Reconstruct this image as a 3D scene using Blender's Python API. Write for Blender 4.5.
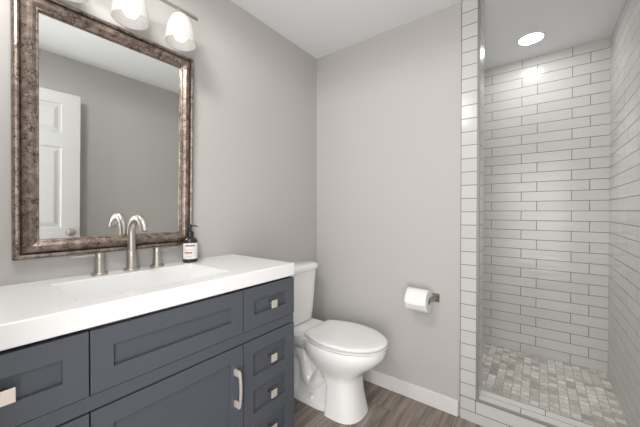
import bpy, bmesh, math
from mathutils import Vector, Matrix
for o in list(bpy.data.objects): bpy.data.objects.remove(o)
S = bpy.context.scene
COL = S.collection
PI = math.pi
# ------------------------------------------------------------------ camera
CX, CH, FPX = 1.4189, 1.1945, 291.0144
YAW, PITCH, ROLL = 0.6469, -0.0086, 0.0006
f = Vector((-math.sin(YAW)*math.cos(PITCH), math.cos(YAW)*math.cos(PITCH), math.sin(PITCH)))
r = Vector((math.cos(YAW), math.sin(YAW), 0)); u = r.cross(f)
r2 = r*math.cos(ROLL)+u*math.sin(ROLL); u2 = -r*math.sin(ROLL)+u*math.cos(ROLL)
cam = bpy.data.cameras.new('camera'); co = bpy.data.objects.new('camera', cam); COL.objects.link(co)
cam.sensor_width = 36; cam.lens = FPX/640*36; cam.clip_start = 0.01
M = Matrix((r2, u2, -f)).transposed().to_4x4(); M.translation = Vector((CX, 0, CH)); co.matrix_world = M
S.camera = co
# ------------------------------------------------------------------ light
w = bpy.data.worlds.new('world'); S.world = w; w.use_nodes = True
bg = w.node_tree.nodes['Background']; bg.inputs['Color'].default_value = (0.93, 0.96, 1, 1); bg.inputs['Strength'].default_value = 1.0
BULB_L, DOWN_L, DOOR_W, CEIL_FILL_W, SPOT_W = 2.6, 58.0, 27.0, 33.0, 48.0
dl = bpy.data.lights.new('doorway_daylight', 'AREA'); dl.shape = 'RECTANGLE'; dl.size = 0.75; dl.size_y = 1.7; dl.energy = DOOR_W; dl.color = (1, 0.98, 0.96)
do = bpy.data.objects.new('doorway_daylight', dl); COL.objects.link(do); do.location = (1.38, -0.36, 1.05); do.rotation_euler = (PI/2-0.06, 0, 0.55)
cl = bpy.data.lights.new('added_ceiling_fill', 'SPOT'); cl.shadow_soft_size = 0.13; cl.spot_size = math.radians(178); cl.spot_blend = 0.15; cl.energy = CEIL_FILL_W; cl.color = (1, 0.985, 0.965)  # added unseen fill light below the ceiling, no fixture behind it
cl_o = bpy.data.objects.new('added_ceiling_fill', cl); COL.objects.link(cl_o); cl_o.location = (0.64, 0.08, 2.32)
S.view_settings.view_transform = 'Standard'; S.view_settings.look = 'None'
S.view_settings.gamma = 1; S.view_settings.use_curve_mapping = False
S.view_settings.exposure = 0.15

# ------------------------------------------------------------------ materials
def mat(name, col, rough=0.5, metal=0.0, **kw):
    m = bpy.data.materials.new(name); m.use_nodes = True
    b = m.node_tree.nodes['Principled BSDF']
    b.inputs['Base Color'].default_value = (*col, 1); b.inputs['Roughness'].default_value = rough
    b.inputs['Metallic'].default_value = metal
    for k, v in kw.items(): b.inputs[k.replace('_', ' ')].default_value = v
    return m
class NT:
    def __init__(s, m): s.t = m.node_tree; s.b = s.t.nodes['Principled BSDF']
    def n(s, kind, **kw):
        x = s.t.nodes.new(kind)
        for k, v in kw.items():
            if k in x.inputs: x.inputs[k].default_value = v
            else: setattr(x, k, v)
        return x
    def l(s, a, b): s.t.links.new(a, b)
    def coords(s, ax, off=(0, 0, 0), scale=(1, 1, 1)):
        """object coordinates (all meshes are in metres) with axes picked by ax, e.g. 'xz'"""
        tc = s.n('ShaderNodeTexCoord'); sp = s.n('ShaderNodeSeparateXYZ'); cb = s.n('ShaderNodeCombineXYZ')
        s.l(tc.outputs['Object'], sp.inputs[0])
        for i, a in enumerate(ax): s.l(sp.outputs['XYZ'.index(a.upper())], cb.inputs[i])
        mp = s.n('ShaderNodeMapping'); mp.inputs['Location'].default_value = off; mp.inputs['Scale'].default_value = scale
        s.l(cb.outputs[0], mp.inputs[0]); return mp.outputs[0]
    def ramp(s, fac, stops):
        x = s.n('ShaderNodeValToRGB'); e = x.color_ramp.elements
        while len(e) < len(stops): e.new(0.5)
        for q, (p, c) in zip(e, stops): q.position = p; q.color = (*c, 1)
        s.l(fac, x.inputs[0]); return x.outputs[0]
    def mix(s, fac, a, b, mode='MIX'):
        x = s.n('ShaderNodeMix', data_type='RGBA', blend_type=mode)
        for sock, v in ((x.inputs[0], fac), (x.inputs[6], a), (x.inputs[7], b)):
            if hasattr(v, 'links'): s.l(v, sock)
            elif isinstance(v, (int, float)): sock.default_value = v
            else: sock.default_value = (*v, 1)
        return x.outputs[2]
    def bump(s, h, strength, dist):
        x = s.n('ShaderNodeBump'); x.inputs['Strength'].default_value = strength; x.inputs['Distance'].default_value = dist
        s.l(h, x.inputs['Height']); s.l(x.outputs[0], s.b.inputs['Normal']); return x

def paint(name, col, rough=0.6):
    m = mat(name, col, rough); t = NT(m); c = t.coords('xyz')
    n = t.n('ShaderNodeTexNoise', Scale=220.0, Detail=2.0); t.l(c, n.inputs['Vector'])
    t.bump(n.outputs[0], 0.08, 0.002); return m
M_wall = paint('greige_paint', (0.495, 0.478, 0.460))
M_ceil = paint('ceiling_paint', (0.80, 0.815, 0.825), 0.8)
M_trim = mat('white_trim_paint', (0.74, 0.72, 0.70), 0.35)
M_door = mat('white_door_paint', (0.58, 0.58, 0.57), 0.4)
M_navy = mat('navy_cabinet_paint', (0.080, 0.088, 0.106), 0.33)
M_dark = mat('cabinet_near_black', (0.02, 0.021, 0.026), 0.7)  # near black; on the face board it paints the gap shade
M_counter = mat('cultured_marble', (0.82, 0.82, 0.82), 0.16)
M_porc = mat('white_porcelain', (0.88, 0.88, 0.87), 0.08)
M_seat = mat('white_seat_plastic', (0.88, 0.88, 0.875), 0.18)
M_paper = mat('tissue_paper', (0.86, 0.86, 0.86), 0.95)
M_core = mat('cardboard_core', (0.25, 0.2, 0.15), 0.9)
M_alu = mat('brushed_edge_trim', (0.27, 0.265, 0.26), 0.55, 0.4)
M_edge = mat('dark_edge_strip', (0.22, 0.21, 0.20), 0.5, 0.6)
M_hold = mat('bronze_nickel', (0.40, 0.35, 0.31), 0.36, 1.0)
M_knob = mat('satin_nickel_glint', (0.84, 0.76, 0.69), 0.34, 0.6)  # satin nickel with its bright reflection painted into the colour
M_glass = mat('mirror_glass', (0.92, 0.935, 0.92), 0.0, 1.0)
M_black = mat('black_plastic', (0.012, 0.012, 0.013), 0.35)
M_amber = mat('dark_amber_bottle', (0.03, 0.018, 0.012), 0.12)
M_label = mat('paper_label', (0.78, 0.76, 0.74), 0.7)
M_ink = mat('label_ink', (0.06, 0.055, 0.05), 0.7)
M_rust = mat('label_rust_ink', (0.42, 0.18, 0.08), 0.7)
M_tan = mat('label_tan_ink', (0.62, 0.45, 0.36), 0.7)
M_chrome = mat('drain_chrome', (0.7, 0.7, 0.7), 0.15, 1.0)

def nickel():
    m = mat('brushed_nickel', (0.50, 0.465, 0.43), 0.42, 1.0); t = NT(m)
    c = t.coords('xyz', scale=(60, 60, 900)); n = t.n('ShaderNodeTexNoise', Scale=1.0); t.l(c, n.inputs['Vector'])
    t.bump(n.outputs[0], 0.05, 0.001); return m
M_nickel = nickel()

def subway(name, ax, off, bw, rh, shift, mortar=0.0022, col=(0.63, 0.622, 0.605), wav=1.0):
    m = mat(name, col, 0.19, Specular_IOR_Level=0.3); t = NT(m); c = t.coords(ax, off)
    b = t.n('ShaderNodeTexBrick', offset=shift, offset_frequency=2, squash=1.0)
    for k, v in (('Scale', 1.0), ('Mortar Size', mortar), ('Mortar Smooth', 0.35), ('Brick Width', bw), ('Row Height', rh), ('Bias', 0.0)): b.inputs[k].default_value = v
    b.inputs['Color1'].default_value = (*col, 1); b.inputs['Color2'].default_value = (*[q*0.94 for q in col], 1)
    b.inputs['Mortar'].default_value = (0.19, 0.18, 0.165, 1)
    t.l(c, b.inputs['Vector']); t.l(b.outputs['Color'], t.b.inputs['Base Color'])
    c2 = t.coords(ax, scale=(5, 16, 1)); n = t.n('ShaderNodeTexNoise', Scale=1.0, Detail=3.0); t.l(c2, n.inputs['Vector'])
    inv = t.n('ShaderNodeMath', operation='MULTIPLY_ADD'); t.l(b.outputs['Fac'], inv.inputs[0]); inv.inputs[1].default_value = -0.45
    t.l(n.outputs[0], inv.inputs[2]); t.bump(inv.outputs[0], 0.6*wav, 0.004)
    ro = t.n('ShaderNodeMapRange'); t.l(b.outputs['Fac'], ro.inputs[0]); ro.inputs[3].default_value = 0.19; ro.inputs[4].default_value = 0.85
    t.l(ro.outputs[0], t.b.inputs['Roughness']); return m

def crackle():
    """antiqued silver-bronze leaf with dark crackle"""
    m = mat('crackled_bronze_leaf', (0.3, 0.25, 0.2), 0.34, 0.7); t = NT(m); c = t.coords('xyz')
    n = t.n('ShaderNodeTexNoise', Scale=38.0, Detail=6.0, Roughness=0.65); t.l(c, n.inputs['Vector'])
    base = t.ramp(n.outputs[0], [(0.30, (0.18, 0.14, 0.112)), (0.50, (0.29, 0.232, 0.196)), (0.72, (0.48, 0.41, 0.365))])
    n2 = t.n('ShaderNodeTexNoise', Scale=30.0, Detail=2.0); t.l(c, n2.inputs['Vector'])
    warp = t.mix(0.03, c, n2.outputs['Color'])
    v = t.n('ShaderNodeTexVoronoi', feature='DISTANCE_TO_EDGE', Scale=70.0); t.l(warp, v.inputs['Vector'])
    crack = t.ramp(v.outputs['Distance'], [(0.0, (1, 1, 1)), (0.11, (0, 0, 0))])
    n3 = t.n('ShaderNodeTexNoise', Scale=45.0, Detail=4.0); t.l(c, n3.inputs['Vector'])
    gate = t.ramp(n3.outputs[0], [(0.47, (0, 0, 0)), (0.57, (1, 1, 1))])
    k = t.mix(1.0, crack, gate, 'MULTIPLY')
    n4 = t.n('ShaderNodeTexNoise', Scale=95.0, Detail=5.0, Roughness=0.7); t.l(c, n4.inputs['Vector'])
    fleck = t.ramp(n4.outputs[0], [(0.56, (0, 0, 0)), (0.68, (0.75, 0.75, 0.75))])
    c1 = t.mix(fleck, base, (0.06, 0.045, 0.036))
    t.l(t.mix(k, c1, (0.025, 0.018, 0.014)), t.b.inputs['Base Color'])
    t.bump(n.outputs[0], 0.25, 0.003); return m
M_frame = crackle()

def lvp():
    m = mat('greige_wood_plank', (0.2, 0.16, 0.13), 0.42); t = NT(m); c = t.coords('yx', (0.35, 0.03, 0))
    b = t.n('ShaderNodeTexBrick', offset=0.37, offset_frequency=2, squash=1.0)
    for k, v in (('Scale', 1.0), ('Mortar Size', 0.0012), ('Mortar Smooth', 0.3), ('Brick Width', 1.22), ('Row Height', 0.152)): b.inputs[k].default_value = v
    b.inputs['Color1'].default_value = (0, 0, 0, 1); b.inputs['Color2'].default_value = (1, 1, 1, 1); b.inputs['Mortar'].default_value = (0.5, 0.5, 0.5, 1)
    t.l(c, b.inputs['Vector'])
    # grain drifts between planks: the plank's own shade shifts the grain lookup
    sh = t.n('ShaderNodeVectorMath', operation='MULTIPLY_ADD'); t.l(b.outputs['Color'], sh.inputs[0]); sh.inputs[1].default_value = (3.1, 1.7, 5); t.l(c, sh.inputs[2])
    mp = t.n('ShaderNodeMapping'); mp.inputs['Scale'].default_value = (2.0, 34, 1); t.l(sh.outputs[0], mp.inputs[0])
    n = t.n('ShaderNodeTexNoise', Scale=1.0, Detail=6.0, Roughness=0.62, Distortion=0.7); t.l(mp.outputs[0], n.inputs['Vector'])
    base = t.ramp(n.outputs[0], [(0.28, (0.12, 0.095, 0.077)), (0.46, (0.225, 0.186, 0.154)), (0.62, (0.34, 0.295, 0.255)), (0.74, (0.52, 0.465, 0.415))])
    plank = t.ramp(b.outputs['Color'], [(0, (0.86, 0.86, 0.86)), (1, (1.1, 1.1, 1.1))])
    colr = t.mix(1.0, base, plank, 'MULTIPLY')
    t.l(t.mix(b.outputs['Fac'], colr, (0.04, 0.03, 0.025)), t.b.inputs['Base Color'])
    t.bump(n.outputs[0], 0.12, 0.002); return m
M_lvp = lvp()

def mosaic():
    m = mat('marble_mosaic', (0.5, 0.48, 0.44), 0.3); t = NT(m); c = t.coords('yx', (0.013, 0.004, 0))
    b = t.n('ShaderNodeTexBrick', offset=0.5, offset_frequency=2, squash=1.0)
    for k, v in (('Scale', 1.0), ('Mortar Size', 0.0026), ('Mortar Smooth', 0.3), ('Brick Width', 0.051), ('Row Height', 0.0492), ('Bias', 0.0)): b.inputs[k].default_value = v
    b.inputs['Color1'].default_value = (0, 0, 0, 1); b.inputs['Color2'].default_value = (1, 1, 1, 1); b.inputs['Mortar'].default_value = (0.5, 0.5, 0.5, 1)
    t.l(c, b.inputs['Vector'])
    sh = t.n('ShaderNodeVectorMath', operation='MULTIPLY_ADD'); t.l(b.outputs['Color'], sh.inputs[0]); sh.inputs[1].default_value = (4, 9, 5); t.l(c, sh.inputs[2])
    n = t.n('ShaderNodeTexNoise', Scale=26.0, Detail=4.0, Distortion=1.2); t.l(sh.outputs[0], n.inputs['Vector'])
    base = t.ramp(b.outputs['Color'], [(0.0, (0.36, 0.355, 0.34)), (0.25, (0.52, 0.495, 0.455)), (0.6, (0.63, 0.605, 0.565)), (1.0, (0.74, 0.725, 0.70))])
    vein = t.ramp(n.outputs[0], [(0.32, (0.72, 0.72, 0.73)), (0.55, (1, 1, 1))])
    colr = t.mix(1.0, base, vein, 'MULTIPLY')
    t.l(t.mix(b.outputs['Fac'], colr, (0.36, 0.32, 0.27)), t.b.inputs['Base Color'])
    inv = t.n('ShaderNodeMath', operation='SUBTRACT'); inv.inputs[0].default_value = 1; t.l(b.outputs['Fac'], inv.inputs[1]); t.bump(inv.outputs[0], 0.3, 0.002); return m
M_mosaic = mosaic()

def shade_glass():
    m = bpy.data.materials.new('frosted_white_glass'); m.use_nodes = True; t = m.node_tree; t.nodes.clear()
    out = t.nodes.new('ShaderNodeOutputMaterial'); d = t.nodes.new('ShaderNodeBsdfDiffuse'); tr = t.nodes.new('ShaderNodeBsdfTranslucent')
    d.inputs[0].default_value = (0.86, 0.86, 0.85, 1); tr.inputs[0].default_value = (0.8, 0.79, 0.77, 1)
    mx = t.nodes.new('ShaderNodeMixShader'); mx.inputs[0].default_value = 0.62
    t.links.new(d.outputs[0], mx.inputs[1]); t.links.new(tr.outputs[0], mx.inputs[2])
    gl = t.nodes.new('ShaderNodeBsdfGlossy'); gl.inputs['Roughness'].default_value = 0.2; m2 = t.nodes.new('ShaderNodeMixShader'); m2.inputs[0].default_value = 0.04
    t.links.new(mx.outputs[0], m2.inputs[1]); t.links.new(gl.outputs[0], m2.inputs[2]); t.links.new(m2.outputs[0], out.inputs[0]); return m
M_shade = shade_glass()
def emit(name, col, s):
    m = bpy.data.materials.new(name); m.use_nodes = True; t = m.node_tree; t.nodes.clear()
    out = t.nodes.new('ShaderNodeOutputMaterial'); e = t.nodes.new('ShaderNodeEmission'); e.inputs[0].default_value = (*col, 1); e.inputs[1].default_value = s
    t.links.new(e.outputs[0], out.inputs[0]); return m
M_lens = emit('lit_lens', (1, 0.99, 0.975), DOWN_L)
M_bulb = emit('lit_bulb', (1, 0.97, 0.94), BULB_L)

# ------------------------------------------------------------------ helpers
def link(name, bm, m, parent=None, smooth=False, bevel=0.0, loc=None, seg=2):
    me = bpy.data.meshes.new(name); bmesh.ops.recalc_face_normals(bm, faces=bm.faces); bm.to_mesh(me); bm.free()
    o = bpy.data.objects.new(name, me); COL.objects.link(o)
    for q in (m if isinstance(m, (list, tuple)) else [m]): me.materials.append(q)
    if smooth:
        for p in me.polygons: p.use_smooth = True
        if smooth != 'all':
            try: me.set_sharp_from_angle(angle=math.radians(smooth if smooth is not True else 40))
            except Exception: pass
    if bevel:
        b = o.modifiers.new('bevel', 'BEVEL'); b.width = bevel; b.segments = seg; b.limit_method = 'ANGLE'; b.angle_limit = math.radians(35)
    if parent: o.parent = parent
    if loc: o.location = loc
    return o
def thing(name, label, cat, loc=(0, 0, 0), group=None):
    o = bpy.data.objects.new(name, None); COL.objects.link(o); o.location = loc; o.empty_display_size = 0.05
    o['label'] = label; o['category'] = cat
    if group: o['group'] = group
    return o
def tag(o, label, cat, group=None):
    o['label'] = label; o['category'] = cat
    if group: o['group'] = group
    return o
def struct(name, bm, m, label, cat, **kw):
    o = link(name, bm, m, **kw); o['kind'] = 'structure'; o['label'] = label; o['category'] = cat; return o
def box(bm, x0, x1, y0, y1, z0, z1, mi=0):
    v = [bm.verts.new((x, y, z)) for x in (x0, x1) for y in (y0, y1) for z in (z0, z1)]
    for q in ((0, 1, 3, 2), (4, 6, 7, 5), (0, 4, 5, 1), (2, 3, 7, 6), (0, 2, 6, 4), (1, 5, 7, 3)):
        fc = bm.faces.new([v[i] for i in q]); fc.material_index = mi
    return bm
def boxes(*L):
    bm = bmesh.new()
    for a in L: box(bm, *a)
    return bm
def loft(rings, cap0=True, cap1=True, bm=None, closed=True):
    bm = bm or bmesh.new(); R = [[bm.verts.new(p) for p in q] for q in rings]; n = len(R[0])
    for a, b in zip(R, R[1:]):
        for i in range(n if closed else n-1):
            j = (i+1) % n; bm.faces.new((a[i], a[j], b[j], b[i]))
    if cap0: bm.faces.new(R[0][::-1])
    if cap1: bm.faces.new(R[-1])
    return bm
def lathe(prof, n=40, c=(0, 0, 0), axis='z', bm=None, cap0=True, cap1=True):
    rings = []
    for rad, h in prof:
        q = []
        for i in range(n):
            a = 2*PI*i/n; p = (rad*math.cos(a), rad*math.sin(a), h)
            if axis == 'x': p = (p[2], p[0], p[1])
            elif axis == 'y': p = (p[0], p[2], p[1])
            q.append((p[0]+c[0], p[1]+c[1], p[2]+c[2]))
        rings.append(q)
    return loft(rings, cap0, cap1, bm)
def tube(path, rad, n=20, bm=None, caps=True):
    P = [Vector(p) for p in path]; rings = []
    ref = Vector((0, 1, 0)) if abs((P[1]-P[0]).normalized().y) < 0.9 else Vector((1, 0, 0))
    for i, p in enumerate(P):
        t = (P[min(i+1, len(P)-1)]-P[max(i-1, 0)]).normalized()
        a = t.cross(ref).normalized(); b = t.cross(a).normalized(); ra = rad[i] if isinstance(rad, (list, tuple)) else rad
        rings.append([p+ra*(math.cos(2*PI*k/n)*a+math.sin(2*PI*k/n)*b) for k in range(n)])
    return loft(rings, caps, caps, bm)
def egg(z, xb, xf, cx, hw, yc, e=2.0, n=56, eb=None):
    q = []
    for i in range(n):
        a = 2*PI*i/n; ca, sa = math.cos(a), math.sin(a); ex = e if ca >= 0 else (eb or e)
        x = abs(ca)**(2/ex)*(1 if ca >= 0 else -1); y = abs(sa)**(2/ex)*(1 if sa >= 0 else -1)
        q.append((cx+x*((xf-cx) if x >= 0 else (cx-xb)), yc+y*hw, z))
    return q
def front(y0, y1, z0, z1, xf, th, recs, depth=0.014):
    """cabinet front facing +x with rectangular recesses"""
    ys = sorted({y0, y1, *[q for R in recs for q in R[:2]]}); zs = sorted({z0, z1, *[q for R in recs for q in R[2:]]})
    bm = bmesh.new(); V = {}
    def v(x, y, z):
        k = (round(x, 5), round(y, 5), round(z, 5))
        if k not in V: V[k] = bm.verts.new((x, y, z))
        return V[k]
    def cell(i, j):
        if i < 0 or j < 0 or i >= len(ys)-1 or j >= len(zs)-1: return xf-th
        cy, cz = (ys[i]+ys[i+1])/2, (zs[j]+zs[j+1])/2
        return xf-depth if any(R[0] < cy < R[1] and R[2] < cz < R[3] for R in recs) else xf
    for i in range(len(ys)-1):
        for j in range(len(zs)-1):
            x = cell(i, j); a, b, c, d = ys[i], ys[i+1], zs[j], zs[j+1]
            bm.faces.new((v(x, a, c), v(x, b, c), v(x, b, d), v(x, a, d)))
            bm.faces.new((v(xf-th, a, c), v(xf-th, a, d), v(xf-th, b, d), v(xf-th, b, c)))
            for (di, dj, p, q) in ((1, 0, (b, c), (b, d)), (0, 1, (b, d), (a, d)), (-1, 0, (a, d), (a, c)), (0, -1, (a, c), (b, c))):
                x2 = cell(i+di, j+dj)
                if x2 < x-1e-6: bm.faces.new((v(x, *p), v(x2, *p), v(x2, *q), v(x, *q)))
    return bm

# ------------------------------------------------------------------ the room
YB, XR, YS, H, HS, ZF = 1.8337, 1.8225, 2.967, 2.40, 2.4564, 0.0068
XJ, XO, TH = 1.058, 1.150, 0.14            # tiled jamb from XJ to XO, wall thickness TH
YF, XSL = -0.085, 0.86
struct('floor', boxes((-0.1, XR+0.1, -1.2, YB+TH, -0.1, 0)), M_lvp, 'grey brown wood plank bathroom floor', 'floor')
struct('ceiling', boxes((-0.1, XR+0.1, YF-0.1, YB, H, H+0.12)), M_ceil, 'flat white bathroom ceiling', 'ceiling')
struct('wall_left', boxes((-0.1, 0, YF-0.1, YB+TH, 0, H)), M_wall, 'greige painted wall behind the vanity', 'wall')
struct('wall_back', boxes((0, XO-0.009, YB, YB+TH-0.008, 0, HS)), M_wall, 'greige painted wall behind the toilet', 'wall')
struct('wall_right', boxes((XR+0.008, XR+0.1, YF-0.1, YB, 0, H)), M_wall, 'greige painted wall behind the open door', 'wall')
DX0, DX1, DZ = 0.905, 1.735, 2.06
struct('wall_front', boxes((0, DX0, YF-0.1, YF, 0, H), (DX1, XR+0.008, YF-0.1, YF, 0, H), (DX0, DX1, YF-0.1, YF, DZ, H)), M_wall, 'greige wall with the entrance doorway', 'wall')
# shower
BW, RH, MO = 0.3195, 0.0793, 0.0024
M_tb = subway('subway_tile_back', 'xz', (-1.398, -1.196+RH*21, 0), BW, RH, 0.325, MO)
M_tr = subway('subway_tile_right', 'yz', (-2.967+0.14, -1.196+RH*21, 0), BW, RH, 0.325, MO)
M_tj = subway('subway_tile_jamb', 'xz', (-1.1445+0.45, -0.058+0.0755*4, 0), 0.32, 0.0755, 0.0, MO, (0.60, 0.59, 0.575), 0.5)
M_tj2 = subway('subway_tile_jamb_inside', 'yz', (0, -0.058+0.0755*4, 0), 4.0, 0.0755, 0.0, MO)
M_tc = subway('subway_tile_curb', 'xz', (-1.137, -0.058+0.0755*5, 0), 0.3195, 0.0755, 0.5, MO, (0.60, 0.59, 0.575), 0.5)
M_tt = subway('subway_tile_curb_top', 'xy', (-1.448, -1.890+0.056*41, 0), 0.3195, 0.056, 0.325, MO, (0.60, 0.59, 0.575), 0.5)
struct('wall_shower_back', boxes((XSL-0.1, XR+0.1, YS, YS+0.1, -0.1, HS)), M_tb, 'glossy grey white subway tiles on the rear shower wall', 'wall')
struct('wall_shower_right', boxes((XR, XR+0.1, YB, YS, -0.1, HS)), M_tr, 'glossy subway tiles on the right shower wall', 'wall')
struct('wall_shower_left', boxes((XSL-0.1, XSL, YB+TH, YS, -0.1, HS)), M_tr, 'glossy subway tiles on the left shower wall', 'wall')
struct('ceiling_shower', boxes((XSL-0.1, XR+0.1, YB+TH*0, YS+0.1, HS, HS+0.12)), M_ceil, 'flat white ceiling inside the shower', 'ceiling')
struct('floor_shower', boxes((XSL, XR, YB+TH, YS, -0.1, ZF)), M_mosaic, 'square marble mosaic shower floor', 'floor')
# tiled jamb: front face, inner face, back face
struct('wall_jamb', boxes((XJ, XO-0.013, YB-0.008, YB, 0.134, H)), M_tj, 'narrow strip of stacked white tiles edging the shower opening', 'wall')
struct('wall_jamb_inside', boxes((XO-0.009, XO, YB+0.002, YB+TH, 0.136, HS)), M_tj2, 'tiled return of the shower opening', 'wall')
struct('wall_jamb_rear', boxes((XSL, XO-0.009, YB+TH-0.008, YB+TH, ZF, HS)), M_tb, 'tiled back of the wall beside the shower opening', 'wall')
CT, CB = 0.138, 1.945
struct('shower_curb', boxes((XJ, XR, YB-0.008, YB, 0, CT-0.012), (XO-0.009, XR, YB, CB, 0, CT-0.009)), M_tc, 'low tiled curb in front of the shower', 'curb')
struct('shower_curb_top', boxes((XO-0.0, XR, YB+0.004, CB+0.004, CT-0.009, CT)), M_tt, 'white tiles along the top of the shower curb', 'curb')
struct('trim_1', boxes((XO-0.013, XO+0.001, YB-0.009, YB+0.002, CT-0.012, H)), M_alu, 'vertical brushed metal edge strip on the shower jamb', 'trim', bevel=0.002)
struct('trim_2', boxes((XO-0.013, XR, YB-0.010, YB+0.004, CT-0.012, CT+0.001)), M_alu, 'horizontal brushed metal edge strip on the shower curb', 'trim', bevel=0.002)
struct('trim_4', boxes((XJ-0.0035, XJ, YB-0.0085, YB, 0, H)), M_edge, 'thin dark metal edge between the painted wall and the tiled jamb', 'trim')
# baseboards
def board(x0, x1, y0, y1, ax):
    h, t = 0.095, 0.014
    return boxes((x0, x1, y0, y1, 0, h))
struct('baseboard_back', boxes((0.0, XJ-0.012, YB-0.014, YB, 0, 0.094)), M_trim, 'white baseboard along the wall behind the toilet', 'baseboard', bevel=0.003)
struct('baseboard_left', boxes((0.0, 0.014, 1.045, YB-0.014, 0, 0.094)), M_trim, 'white baseboard behind the toilet tank', 'baseboard', bevel=0.003)
struct('baseboard_right', boxes((XR-0.006, XR+0.008, YF, YB-0.012, 0, 0.094)), M_trim, 'white baseboard behind the open door', 'baseboard', bevel=0.003)

# open six-panel door lying back along the right wall (seen in the mirror)
def door_leaf():
    y0, y1, z0, z1 = YF+0.02, 0.738, 0.012, 2.068
    w_ = y1-y0; st = 0.122; mid = (y0+y1)/2; cols = ((y0+st, mid-0.05), (mid+0.05, y1-st))
    rows = ((1.745, 1.975), (0.985, 1.63), (0.25, 0.80))
    recs = [(a, b, c, d) for a, b in cols for c, d in rows]
    bm = front(y0, y1, z0, z1, 0, 0.036, recs, 0.011)
    for a, b, c, d in recs:      # raised fields with sloped sides
        g = 0.018; k = 0.026
        loft([[(-0.011, a+g, c+g), (-0.011, b-g, c+g), (-0.011, b-g, d-g), (-0.011, a+g, d-g)],
              [(-0.003, a+g+k, c+g+k), (-0.003, b-g-k, c+g+k), (-0.003, b-g-k, d-g-k), (-0.003, a+g+k, d-g-k)]], False, True, bm)
    for v in bm.verts: v.co.x = 1.70-v.co.x
    return bm
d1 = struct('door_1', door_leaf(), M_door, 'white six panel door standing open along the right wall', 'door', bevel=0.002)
kb = lathe([(0.0, 0), (0.031, 0), (0.031, 0.006), (0.013, 0.012), (0.011, 0.028), (0.022, 0.036), (0.028, 0.048), (0.024, 0.058), (0.010, 0.064), (0, 0.0645)][1:-1], 28, (0, 0, 0), 'x')
for v in kb.verts: v.co.x = 1.70-v.co.x; v.co.y += 0.672; v.co.z += 0.945
link('door_knob', kb, M_nickel, d1, smooth=True)
link('latch_plate', boxes((1.708, 1.730, 0.738, 0.7405, 0.915, 0.975)), M_nickel, d1)
struct('trim_3', boxes((DX0-0.07, DX0, YF, YF+0.016, 0, DZ+0.07), (DX0, DX1, YF, YF+0.016, DZ, DZ+0.07), (DX1, DX1+0.07, YF, YF+0.016, 0, DZ+0.07)), M_trim, 'white casing around the entrance doorway', 'trim', bevel=0.003)

# ------------------------------------------------------------------ vanity
V0, V1 = -0.054, 1.041; XF = 0.476
ZT, ZB = 0.946, 0.888
van = thing('vanity_cabinet', 'dark navy grey shaker vanity cabinet under the white countertop', 'vanity cabinet', (0, (V0+V1)/2, 0))
def vp(o): o.parent = van; o.matrix_parent_inverse = Matrix.Translation((0, -(V0+V1)/2, 0)); return o
vp(link('cabinet_body', boxes((0, 0.020, V0, V1, 0.1, ZB), (0, XF-0.021, V0, V0+0.018, 0.1, ZB), (0, XF-0.021, V1-0.018, V1, 0.1, ZB), (0.02, XF-0.03, V0+0.018, V1-0.018, 0.1, 0.118)), M_navy))
vp(link('face_board', boxes((XF-0.027, XF-0.0215, V0+0.018, V1-0.018, 0.118, 0.866)), M_dark))  # dark board paints in the shade of the gaps between fronts
vp(link('toe_kick', boxes((0.0, XF-0.08, V0+0.01, V1-0.01, 0, 0.1)), M_dark))
vp(link('rail', boxes((XF-0.021, XF-0.004, V0, V1, 0.664, 0.7035)), M_navy, bevel=0.001))
def knob_at(par, y, z):
    bm = boxes((XF-0.012, XF+0.022, y-0.0055, y+0.0055, z-0.0055, z+0.0055)); n0 = len(bm.faces)
    loft([[(x, y-a, z-a), (x, y+a, z-a), (x, y+a, z+a), (x, y-a, z+a)] for x, a in ((XF+0.018, 0.007), (XF+0.0235, 0.0160), (XF+0.0275, 0.0160))], True, True, bm)
    for fc in list(bm.faces)[n0:]: fc.material_index = 1
    k = link('knob', bm, [M_hold, M_knob], bevel=0.0008); k.parent = par; k.matrix_parent_inverse = par.matrix_world.inverted()  # dark stem and pale face paint in the metal's reflections
    k.matrix_parent_inverse = Matrix.Translation((0, 0, 0)); return k
G0, G1, G2, G3 = 0.2415, 0.2455, 0.7395, 0.7440
z0, z1 = 0.7065, 0.877
for nm, a, b in (('drawer', V0, G0), ('false_front', G1, G2), ('drawer', G3, V1)):
    o = vp(link(nm, front(a, b, z0, z1, XF, 0.02, [(a+0.0525, b-0.0525, z0+0.0565, z1-0.053)]), M_navy, bevel=0.0007))
    if nm == 'drawer': knob_at(o, (a+b)/2-0.005, 0.791)
zl0, zl1 = 0.112, 0.660
for a, b in ((V0, G0), (G3, V1)):
    rec = [(a+0.0475, b-0.0535, q, q+h) for q, h in ((0.507, 0.098), (0.351, 0.098), (0.196, 0.098))]
    o = vp(link('drawer_bank', front(a, b, zl0, zl1, XF, 0.02, rec), M_navy, bevel=0.0007))
    for q in rec: knob_at(o, (a+b)/2-0.007, q[2]+0.050)
o = vp(link('cabinet_door', front(G1, G2, zl0, zl1, XF, 0.02, [(G1+0.0515, G2-0.0555, zl0+0.055, zl1-0.0555)]), M_navy, bevel=0.0007))
def pull(y, za, zb):
    bm = bmesh.new()
    for z in (za+0.012, zb-0.012): box(bm, XF-0.001, XF+0.026, y-0.0045, y+0.0045, z-0.012, z+0.012)
    n = 12; R = []
    for i in range(n+1):
        s = i/n; z = za+s*(zb-za); x = XF+0.022+0.010*math.sin(PI*s)**0.7
        R.append([(x, y-0.0045, z), (x+0.008, y-0.0045, z), (x+0.008, y+0.0045, z), (x, y+0.0045, z)])
    return loft(R, True, True, bm)
hd = link('handle', pull(0.7, 0.434, 0.580), M_knob, o, bevel=0.0015); hd['label'] = 'satin nickel bow pull'

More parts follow.
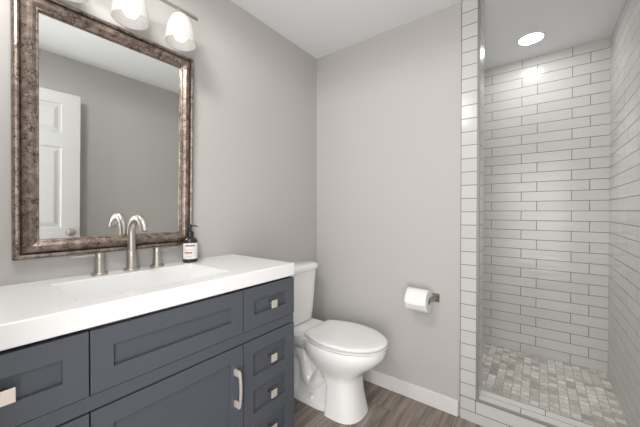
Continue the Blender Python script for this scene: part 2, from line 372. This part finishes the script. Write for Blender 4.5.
# countertop with integral trough basin
ct = thing('countertop', 'glossy white countertop with a built in rectangular trough sink', 'countertop', (0, (V0+V1)/2, ZB))
BX0, BX1, BY0, BY1 = 0.108, 0.400, 0.236, 0.727; BD = 0.095
def counter():
    bm = bmesh.new(); X0, X1, Y0, Y1 = 0.0005, 0.484, V0-0.004, 1.0365
    xs = (X0, BX0, BX1, X1); ys = (Y0, BY0, BY1, Y1)
    T = [[bm.verts.new((x, y, ZT)) for y in ys] for x in xs]
    B = [[bm.verts.new((x, y, ZB)) for y in ys] for x in xs]
    for i in range(3):
        for j in range(3):
            if (i, j) == (1, 1): continue
            bm.faces.new((T[i][j], T[i+1][j], T[i+1][j+1], T[i][j+1])); bm.faces.new((B[i][j], B[i][j+1], B[i+1][j+1], B[i+1][j]))
    for i in range(3):
        bm.faces.new((T[i][0], B[i][0], B[i+1][0], T[i+1][0])); bm.faces.new((T[i][3], T[i+1][3], B[i+1][3], B[i][3]))
        bm.faces.new((T[0][i], T[0][i+1], B[0][i+1], B[0][i])); bm.faces.new((T[3][i], B[3][i], B[3][i+1], T[3][i+1]))
    for a, b in (((1, 1), (2, 1)), ((2, 1), (2, 2)), ((2, 2), (1, 2)), ((1, 2), (1, 1))):
        bm.faces.new((T[a[0]][a[1]], T[b[0]][b[1]], B[b[0]][b[1]], B[a[0]][a[1]]))
    return bm
def at(o, par):
    o.parent = par; o.matrix_parent_inverse = Matrix.Translation(par.location).inverted(); return o
at(link('slab', counter(), M_counter, bevel=0.004, seg=3), ct)
def basin():
    e = 0.0015; s = 0.03
    def rect(z, a, b, c, d): return [(a, c, z), (b, c, z), (b, d, z), (a, d, z)]
    bm = loft([rect(ZT-0.006, BX0+e, BX1-e, BY0+e, BY1-e), rect(ZT-BD, BX0+0.012, BX1-0.02, BY0+s, BY1-s)], False, True)
    loft([rect(ZT-0.006, BX0+e, BX1-e, BY0+e, BY1-e), rect(ZT-0.006, BX0-0.0, BX1+0.0, BY0-0.0, BY1+0.0), rect(ZT-BD-0.01, BX0+0.004, BX1-0.01, BY0+s-0.01, BY1-s+0.01)], False, True, bm)
    return bm
bs = at(link('sink_basin', basin(), M_counter), ct)
dr = link('drain', lathe([(0.001, 0), (0.022, 0), (0.024, 0.002), (0.020, 0.004), (0.001, 0.004)], 32, (0.26, 0.48, ZT-BD)), M_chrome, bs, smooth=True)

# ------------------------------------------------------------------ faucet
fa = thing('faucet', 'brushed nickel widespread gooseneck faucet with two lever handles', 'faucet', (0.055, 0.497, ZT))
FX, FY = 0.052, 0.497
sp = at(link('spout_base', lathe([(0.029, 0), (0.0295, 0.002), (0.0295, 0.007), (0.028, 0.009), (0.0205, 0.0095), (0.0195, 0.03), (0.0182, 0.055), (0.0180, 0.080), (0.0165, 0.082), (0.0150, 0.0825)], 36, (FX, FY, ZT)), M_nickel, smooth=True), fa)
R_, ZC = 0.066, 1.100
path = [(FX, FY, ZT+0.07), (FX, FY, ZC-0.04), (FX, FY, ZC)] + [(FX+R_-R_*math.cos(a), FY, ZC+R_*math.sin(a)) for a in [PI*0.93*k/20 for k in range(1, 21)]]
at(link('spout', tube(path, 0.0150, 24), M_nickel, smooth=True), fa)
for y, s in ((0.386, -1), (0.599, 1)):
    h = at(link('handle_base', lathe([(0.027, 0), (0.0275, 0.002), (0.0275, 0.007), (0.026, 0.009), (0.0190, 0.0095), (0.0182, 0.02), (0.0162, 0.042), (0.0160, 0.06), (0.0150, 0.061), (0.0160, 0.062), (0.0160, 0.083), (0.0150, 0.085)], 36, (FX, y, ZT)), M_nickel, smooth=True), fa)
    at(link('lever', tube([(FX, y, ZT+0.075), (FX, y+s*0.04, ZT+0.076), (FX, y+s*0.09, ZT+0.077)], [0.0055, 0.0048, 0.0042], 14), M_nickel, smooth=True), fa)

# ------------------------------------------------------------------ soap bottle
BXC, BYC = 0.058, 0.751
so = thing('soap_bottle', 'dark amber pump soap bottle with a white label by the mirror corner', 'soap bottle', (BXC, BYC, ZT))
def P(o): return at(o, so)
P(link('bottle_body', lathe([(0.030, 0), (0.0335, 0.002), (0.035, 0.006), (0.035, 0.094), (0.033, 0.105), (0.025, 0.116), (0.014, 0.121), (0.0125, 0.123), (0.0125, 0.128)], 40, (BXC, BYC, ZT)), M_amber, smooth=True))
def arc(r0, z0, z1, a0, a1, n=20):
    bm = bmesh.new(); rows = [[bm.verts.new((BXC+r0*math.cos(a0+(a1-a0)*i/n), BYC+r0*math.sin(a0+(a1-a0)*i/n), z)) for i in range(n+1)] for z in (z0, z1)]
    for i in range(n): bm.faces.new((rows[0][i], rows[0][i+1], rows[1][i+1], rows[1][i]))
    return bm
AV = math.atan2(0-BYC, CX-BXC)
lb = P(link('label', arc(0.0353, ZT+0.018, ZT+0.094, AV-1.15, AV+1.15), M_label, smooth='all'))
lb['label'] = 'white paper label'
def marks(par, m, z0, z1, segs, nm):
    bm = bmesh.new()
    for a, b in segs:
        n = 6; q = [[bm.verts.new((BXC+0.0356*math.cos(AV+a+(b-a)*i/n), BYC+0.0356*math.sin(AV+a+(b-a)*i/n), z)) for i in range(n+1)] for z in (z0, z1)]
        for i in range(n): bm.faces.new((q[0][i], q[0][i+1], q[1][i+1], q[1][i]))
    o = link(nm, bm, m); o.parent = par; return o
marks(lb, M_ink, ZT+0.078, ZT+0.086, [(-0.66+0.13*k, -0.66+0.13*k+0.095) for k in range(10)], 'brand_line')
marks(lb, M_tan, ZT+0.061, ZT+0.065, [(-0.7+0.2*k, -0.7+0.2*k+0.15) for k in range(6)], 'small_print')
marks(lb, M_rust, ZT+0.045, ZT+0.052, [(-0.72, 0.25)], 'rust_band')
marks(lb, M_tan, ZT+0.030, ZT+0.033, [(-0.7+0.2*k, -0.7+0.2*k+0.13) for k in range(5)], 'small_print')
pu = P(link('pump', lathe([(0.0155, 0.123), (0.0155, 0.145), (0.012, 0.149), (0.0055, 0.151), (0.0055, 0.168), (0.009, 0.170), (0.009, 0.180), (0.006, 0.182)], 28, (BXC, BYC, ZT)), M_black, smooth=True))
nz = link('nozzle', tube([(BXC, BYC, ZT+0.176), (BXC+0.012, BYC+0.016, ZT+0.177), (BXC+0.02, BYC+0.027, ZT+0.172)], [0.0045, 0.0035, 0.003], 12), M_black, pu, smooth=True)

# ------------------------------------------------------------------ mirror
MY0, MY1, MZ0, MZ1, FW = 0.155, 0.783, 1.028, 1.950, 0.0665
mi = thing('wall_mirror', 'rectangular wall mirror in a crackled bronze frame above the sink', 'mirror', (0.001, (MY0+MY1)/2, MZ0))
mi.rotation_euler = (0, 0.022, 0)
W_, Hm = MY1-MY0, MZ1-MZ0
def frame():
    prof = [(0.0, 0.0), (0.0, 0.014), (0.002, 0.021), (0.006, 0.026), (0.011, 0.0275), (0.016, 0.025), (0.0180, 0.016), (0.0195, 0.013), (0.0215, 0.022), (0.030, 0.031), (0.038, 0.035), (0.046, 0.0335), (0.055, 0.027), (0.0585, 0.0225), (0.0615, 0.0225), (0.064, 0.0205), (0.0655, 0.016), (0.0665, 0.011), (0.0665, 0.0)]
    bm = bmesh.new(); n = len(prof); V = []
    for sy, sz in ((0, 0), (1, 0), (1, 1), (0, 1)):
        V.append([bm.verts.new((x, (-W_/2+d) if not sy else (W_/2-d), d if not sz else Hm-d)) for d, x in prof])
    for k in range(4):
        a, b = V[k], V[(k+1) % 4]
        for i in range(n): bm.faces.new((a[i], a[(i+1) % n], b[(i+1) % n], b[i]))
    return bm
link('frame', frame(), M_frame, mi, smooth=24)
link('mirror_glass', boxes((0.004, 0.0095, -W_/2+FW-0.0005, W_/2-FW+0.0005, FW-0.0005, Hm-FW+0.0005)), M_glass, mi)

# ------------------------------------------------------------------ vanity light
LX, LZ = 0.125, 2.098
vl = thing('vanity_light', 'brushed nickel bar light with three lit frosted bell shades above the mirror', 'wall light', (0, 0.472, LZ))
at(link('backplate', lathe([(0.055, 0), (0.055, 0.012), (0.05, 0.018), (0.012, 0.02)], 40, (0, 0.472, LZ+0.03), 'x'), M_nickel, smooth=True), vl)
at(link('arm', tube([(0.015, 0.472, LZ+0.03), (0.07, 0.472, LZ+0.028), (LX, 0.472, LZ)], 0.007, 16), M_nickel, smooth=True), vl)
at(link('bar', tube([(LX, 0.195, LZ), (LX, 0.472, LZ), (LX, 0.752, LZ)], 0.0075, 16), M_nickel, smooth=True), vl)
SH = [(0.020, 0.126), (0.027, 0.124), (0.037, 0.114), (0.0465, 0.094), (0.0545, 0.068), (0.060, 0.040), (0.0635, 0.015), (0.0645, 0.0), (0.0615, 0.0), (0.0605, 0.015), (0.057, 0.040), (0.0515, 0.068), (0.0435, 0.092), (0.034, 0.111), (0.020, 0.121)]
for y in (0.272, 0.472, 0.672):
    zb = LZ-0.150
    c = at(link('socket_cap', lathe([(0.010, 0.146), (0.012, 0.143), (0.020, 0.134), (0.0225, 0.126), (0.0215, 0.118), (0.012, 0.112), (0.012, 0.090)], 32, (LX, y, zb)), M_nickel, smooth=True), vl)
    s = at(link('shade', lathe(SH, 48, (LX, y, zb), cap0=False, cap1=False), M_shade, smooth=True), vl)
    # close the shade wall at the neck
    bl = link('bulb', lathe([(0.012, 0.092), (0.014, 0.085), (0.024, 0.064), (0.0285, 0.046), (0.027, 0.030), (0.020, 0.018), (0.009, 0.0125), (0.001, 0.012)], 28, (LX, y, zb)), M_bulb, s, smooth=True)

# ------------------------------------------------------------------ shower downlight
DLX, DLY = 1.36, 2.636
rl = thing('recessed_light', 'lit round recessed light in the shower ceiling', 'ceiling light', (DLX, DLY, HS))
at(link('trim_ring', lathe([(0.088, 0.0), (0.088, -0.003), (0.083, -0.006), (0.074, -0.005), (0.071, 0.0)], 48, (DLX, DLY, HS), cap0=False, cap1=False), M_ceil, smooth=True), rl)
at(link('lens', lathe([(0.073, -0.001), (0.072, -0.003), (0.02, -0.004), (0.001, -0.004)], 48, (DLX, DLY, HS)), M_lens, smooth=True), rl)

sl = bpy.data.lights.new('downlight_beam', 'SPOT'); sl.energy = SPOT_W; sl.spot_size = math.radians(82); sl.spot_blend = 0.9; sl.shadow_soft_size = 0.06; sl.color = (1, 0.99, 0.975)
so_ = bpy.data.objects.new('downlight_beam', sl); COL.objects.link(so_); so_.location = (0, 0, -0.02); so_.rotation_euler = (-0.24, 0, 0); so_.parent = rl
# ------------------------------------------------------------------ toilet
YC = 1.495
to = thing('toilet', 'white two piece elongated toilet with closed lid beside the vanity', 'toilet', (0.3, YC, 0))
def T(o): return at(o, to)
bowl = loft([egg(z, xb, xf, cx, hw, YC, e, eb=eb) for z, xb, xf, cx, hw, e, eb in (
    (0.0, 0.410, 0.612, 0.47, 0.133, 2.6, 9), (0.03, 0.410, 0.606, 0.47, 0.129, 2.6, 9), (0.10, 0.412, 0.590, 0.47, 0.120, 2.5, 9), (0.17, 0.412, 0.580, 0.47, 0.115, 2.4, 8),
    (0.205, 0.375, 0.580, 0.47, 0.115, 2.3, 5), (0.228, 0.33, 0.584, 0.47, 0.119, 2.2, 3), (0.255, 0.28, 0.608, 0.47, 0.132, 2.1, 2.6), (0.295, 0.23, 0.656, 0.47, 0.155, 2.05, 2.4),
    (0.335, 0.20, 0.702, 0.48, 0.173, 2.0, 2.4), (0.37, 0.19, 0.728, 0.48, 0.184, 2.0, 2.4), (0.405, 0.19, 0.735, 0.48, 0.186, 2.0, 2.4), (0.415, 0.195, 0.731, 0.48, 0.182, 2.0, 2.4))])
T(link('bowl', bowl, M_porc, smooth=50))
# rear body: recessed web, foot flange and tank deck
T(link('rear_body', loft([egg(z, 0.07, 0.44, 0.25, hw, YC, 4) for z, hw in ((0.0, 0.118), (0.028, 0.118), (0.04, 0.108), (0.05, 0.075), (0.2, 0.066), (0.30, 0.075), (0.34, 0.12))]), M_porc, smooth=50))
T(link('tank_deck', loft([egg(z, 0.03+s, 0.36-s, 0.2, hw, YC, 4) for z, s, hw in ((0.325, 0.03, 0.10), (0.345, 0.01, 0.125), (0.37, 0, 0.14), (0.41, 0, 0.15), (0.422, 0.008, 0.143))]), M_porc, smooth=50))
tw = [(0.36, 0, 0.20), (0.315, 0, 0.14), (0.275, 0, 0.115), (0.24, 0, 0.15), (0.225, 0, 0.22), (0.205, 0, 0.27), (0.165, 0, 0.285), (0.135, 0, 0.25), (0.13, 0, 0.17), (0.13, 0, 0.04)]
def smoothpath(p, k=6):
    out = []
    for i in range(len(p)-1):
        a, b, c, d = [Vector(p[max(0, min(len(p)-1, i+q))]) for q in (-1, 0, 1, 2)]
        for j in range(k):
            t = j/k; out.append(0.5*((2*b)+(c-a)*t+(2*a-5*b+4*c-d)*t*t+(3*b-a-3*c+d)*t**3))
    return out+[Vector(p[-1])]
for s in (-1, 1):
    T(link('trapway', tube([q+Vector((0, YC+s*0.062, 0)) for q in smoothpath(tw)], 0.042, 20), M_porc, smooth=True))
    T(link('bolt_cap', lathe([(0.014, 0.026), (0.0145, 0.045), (0.012, 0.055), (0.005, 0.060)], 20, (0.30, YC+s*0.098, 0)), M_porc, smooth=True))
T(link('tank', loft([egg(z, 0.012, xf, 0.08, hw, YC, 5, eb=9) for z, xf, hw in ((0.424, 0.115, 0.130), (0.435, 0.128, 0.140), (0.50, 0.135, 0.145), (0.65, 0.146, 0.155), (0.782, 0.155, 0.163))]), M_porc, smooth=50))
T(link('tank_lid', loft([egg(z, 0.006, xf, 0.08, hw, YC, 5, eb=9) for z, xf, hw in ((0.781, 0.160, 0.168), (0.787, 0.165, 0.173), (0.812, 0.167, 0.175), (0.823, 0.162, 0.170), (0.828, 0.148, 0.158))]), M_porc, smooth=50))
def seat_ring(z, g):
    """outline of an elongated seat: half ellipse in front, tapering behind to a straight hinge edge"""
    XC, XT, X0, HW, HB = 0.475, 0.744-g, 0.262+g, 0.190-g, 0.130-g*0.8
    q = [(XC+(XT-XC)*math.cos(a), HW*math.sin(a)) for a in [-PI/2+PI*k/36 for k in range(37)]]
    back = []
    for k in range(1, 17):
        s_ = k/16; back.append((XC+(X0-XC)*s_, HW-(HW-HB)*s_**1.9))
    edge = [(X0, HB*(1-2*k/8)) for k in range(1, 8)]
    q = q+back+edge+[(x, -y) for x, y in back[::-1]]
    return [(x, YC+y, z) for x, y in q]
T(link('seat', loft([seat_ring(z, g) for z, g in ((0.418, 0.010), (0.4205, 0.002), (0.428, 0.0), (0.431, 0.010))]), M_seat, smooth=50))
T(link('lid', loft([seat_ring(z, g) for z, g in ((0.4370, 0.014), (0.4385, 0.003), (0.447, 0.001), (0.452, 0.006), (0.455, 0.02), (0.457, 0.06))]), M_seat, smooth=50))
for s in (-1, 1): T(link('hinge', boxes((0.245, 0.285, YC+s*0.075-0.02, YC+s*0.075+0.02, 0.42, 0.447)), M_seat, bevel=0.006))

# ------------------------------------------------------------------ paper holder and roll
RX0, RX1, RZ, RY, RR = 0.777, 0.903, 0.672, YB-0.080, 0.067
ph = thing('paper_holder', 'square bronze toilet paper holder mounted on the back wall', 'toilet paper holder', (0.85, YB, RZ))
def Q(o): return at(o, ph)
def sq(x, z, y, a): return [(x-a, y, z-a), (x+a, y, z-a), (x+a, y, z+a), (x-a, y, z+a)]
for x, a, dz in ((0.914, 0.025, -0.002), (0.766, 0.018, 0.0)):
    Q(link('post', loft([sq(x, RZ+dz, YB, a), sq(x, RZ+dz, YB-0.008, a), sq(x, RZ+dz, YB-0.022, 0.013), sq(x, RZ, YB-0.05, 0.009), sq(x, RZ, YB-0.089, 0.009)]), M_hold, bevel=0.0015))
Q(link('roller', tube([(0.912, RY, RZ), (0.84, RY, RZ), (0.768, RY, RZ)], 0.008, 16), M_hold, smooth=True))
ro = thing('toilet_roll', 'white toilet paper roll hanging on the wall holder', 'toilet paper', ((RX0+RX1)/2, RY, RZ))
def ringx(rad, x, n=48): return [(x, RY+rad*math.cos(2*PI*i/n), RZ+rad*math.sin(2*PI*i/n)) for i in range(n)]
RZC = RZ-0.0105
def ringc(rad, x, n=48): return [(x, RY+rad*math.cos(2*PI*i/n), RZC+rad*math.sin(2*PI*i/n)) for i in range(n)]
pr = [(0.0205, RX0), (RR-0.002, RX0), (RR, RX0+0.002), (RR, RX1-0.002), (RR-0.002, RX1), (0.0205, RX1), (0.0205, RX0)]
at(link('paper', loft([ringc(a, x) for a, x in pr], False, False), M_paper, smooth=40), ro)
at(link('core', loft([ringc(a, x) for a, x in ((0.0203, RX0+0.001), (0.0203, RX1-0.001), (0.019, RX1-0.001), (0.019, RX0+0.001), (0.0203, RX0+0.001))], False, False), M_core, smooth=40), ro)
def sheet():
    bm = bmesh.new(); n, m = 14, 14; rows = []
    for j in range(m+1):
        s = j/m; row = []
        for i in range(n+1):
            t_ = i/n; x = RX0+0.001+t_*(RX1-RX0-0.002)
            a = math.radians(100)+s*math.radians(96-10*abs(2*t_-1)**4)     # drapes from the top down the front
            rr = RR+0.0018+0.010*max(0, s-0.5)
            row.append(bm.verts.new((x, RY+rr*math.cos(a), RZC+rr*math.sin(a))))
        rows.append(row)
    for j in range(m):
        for i in range(n): bm.faces.new((rows[j][i], rows[j][i+1], rows[j+1][i+1], rows[j+1][i]))
    return bm
sh = at(link('loose_sheet', sheet(), M_paper, smooth='all'), ro)
md = sh.modifiers.new('solid', 'SOLIDIFY'); md.thickness = 0.0018; md.offset = 1
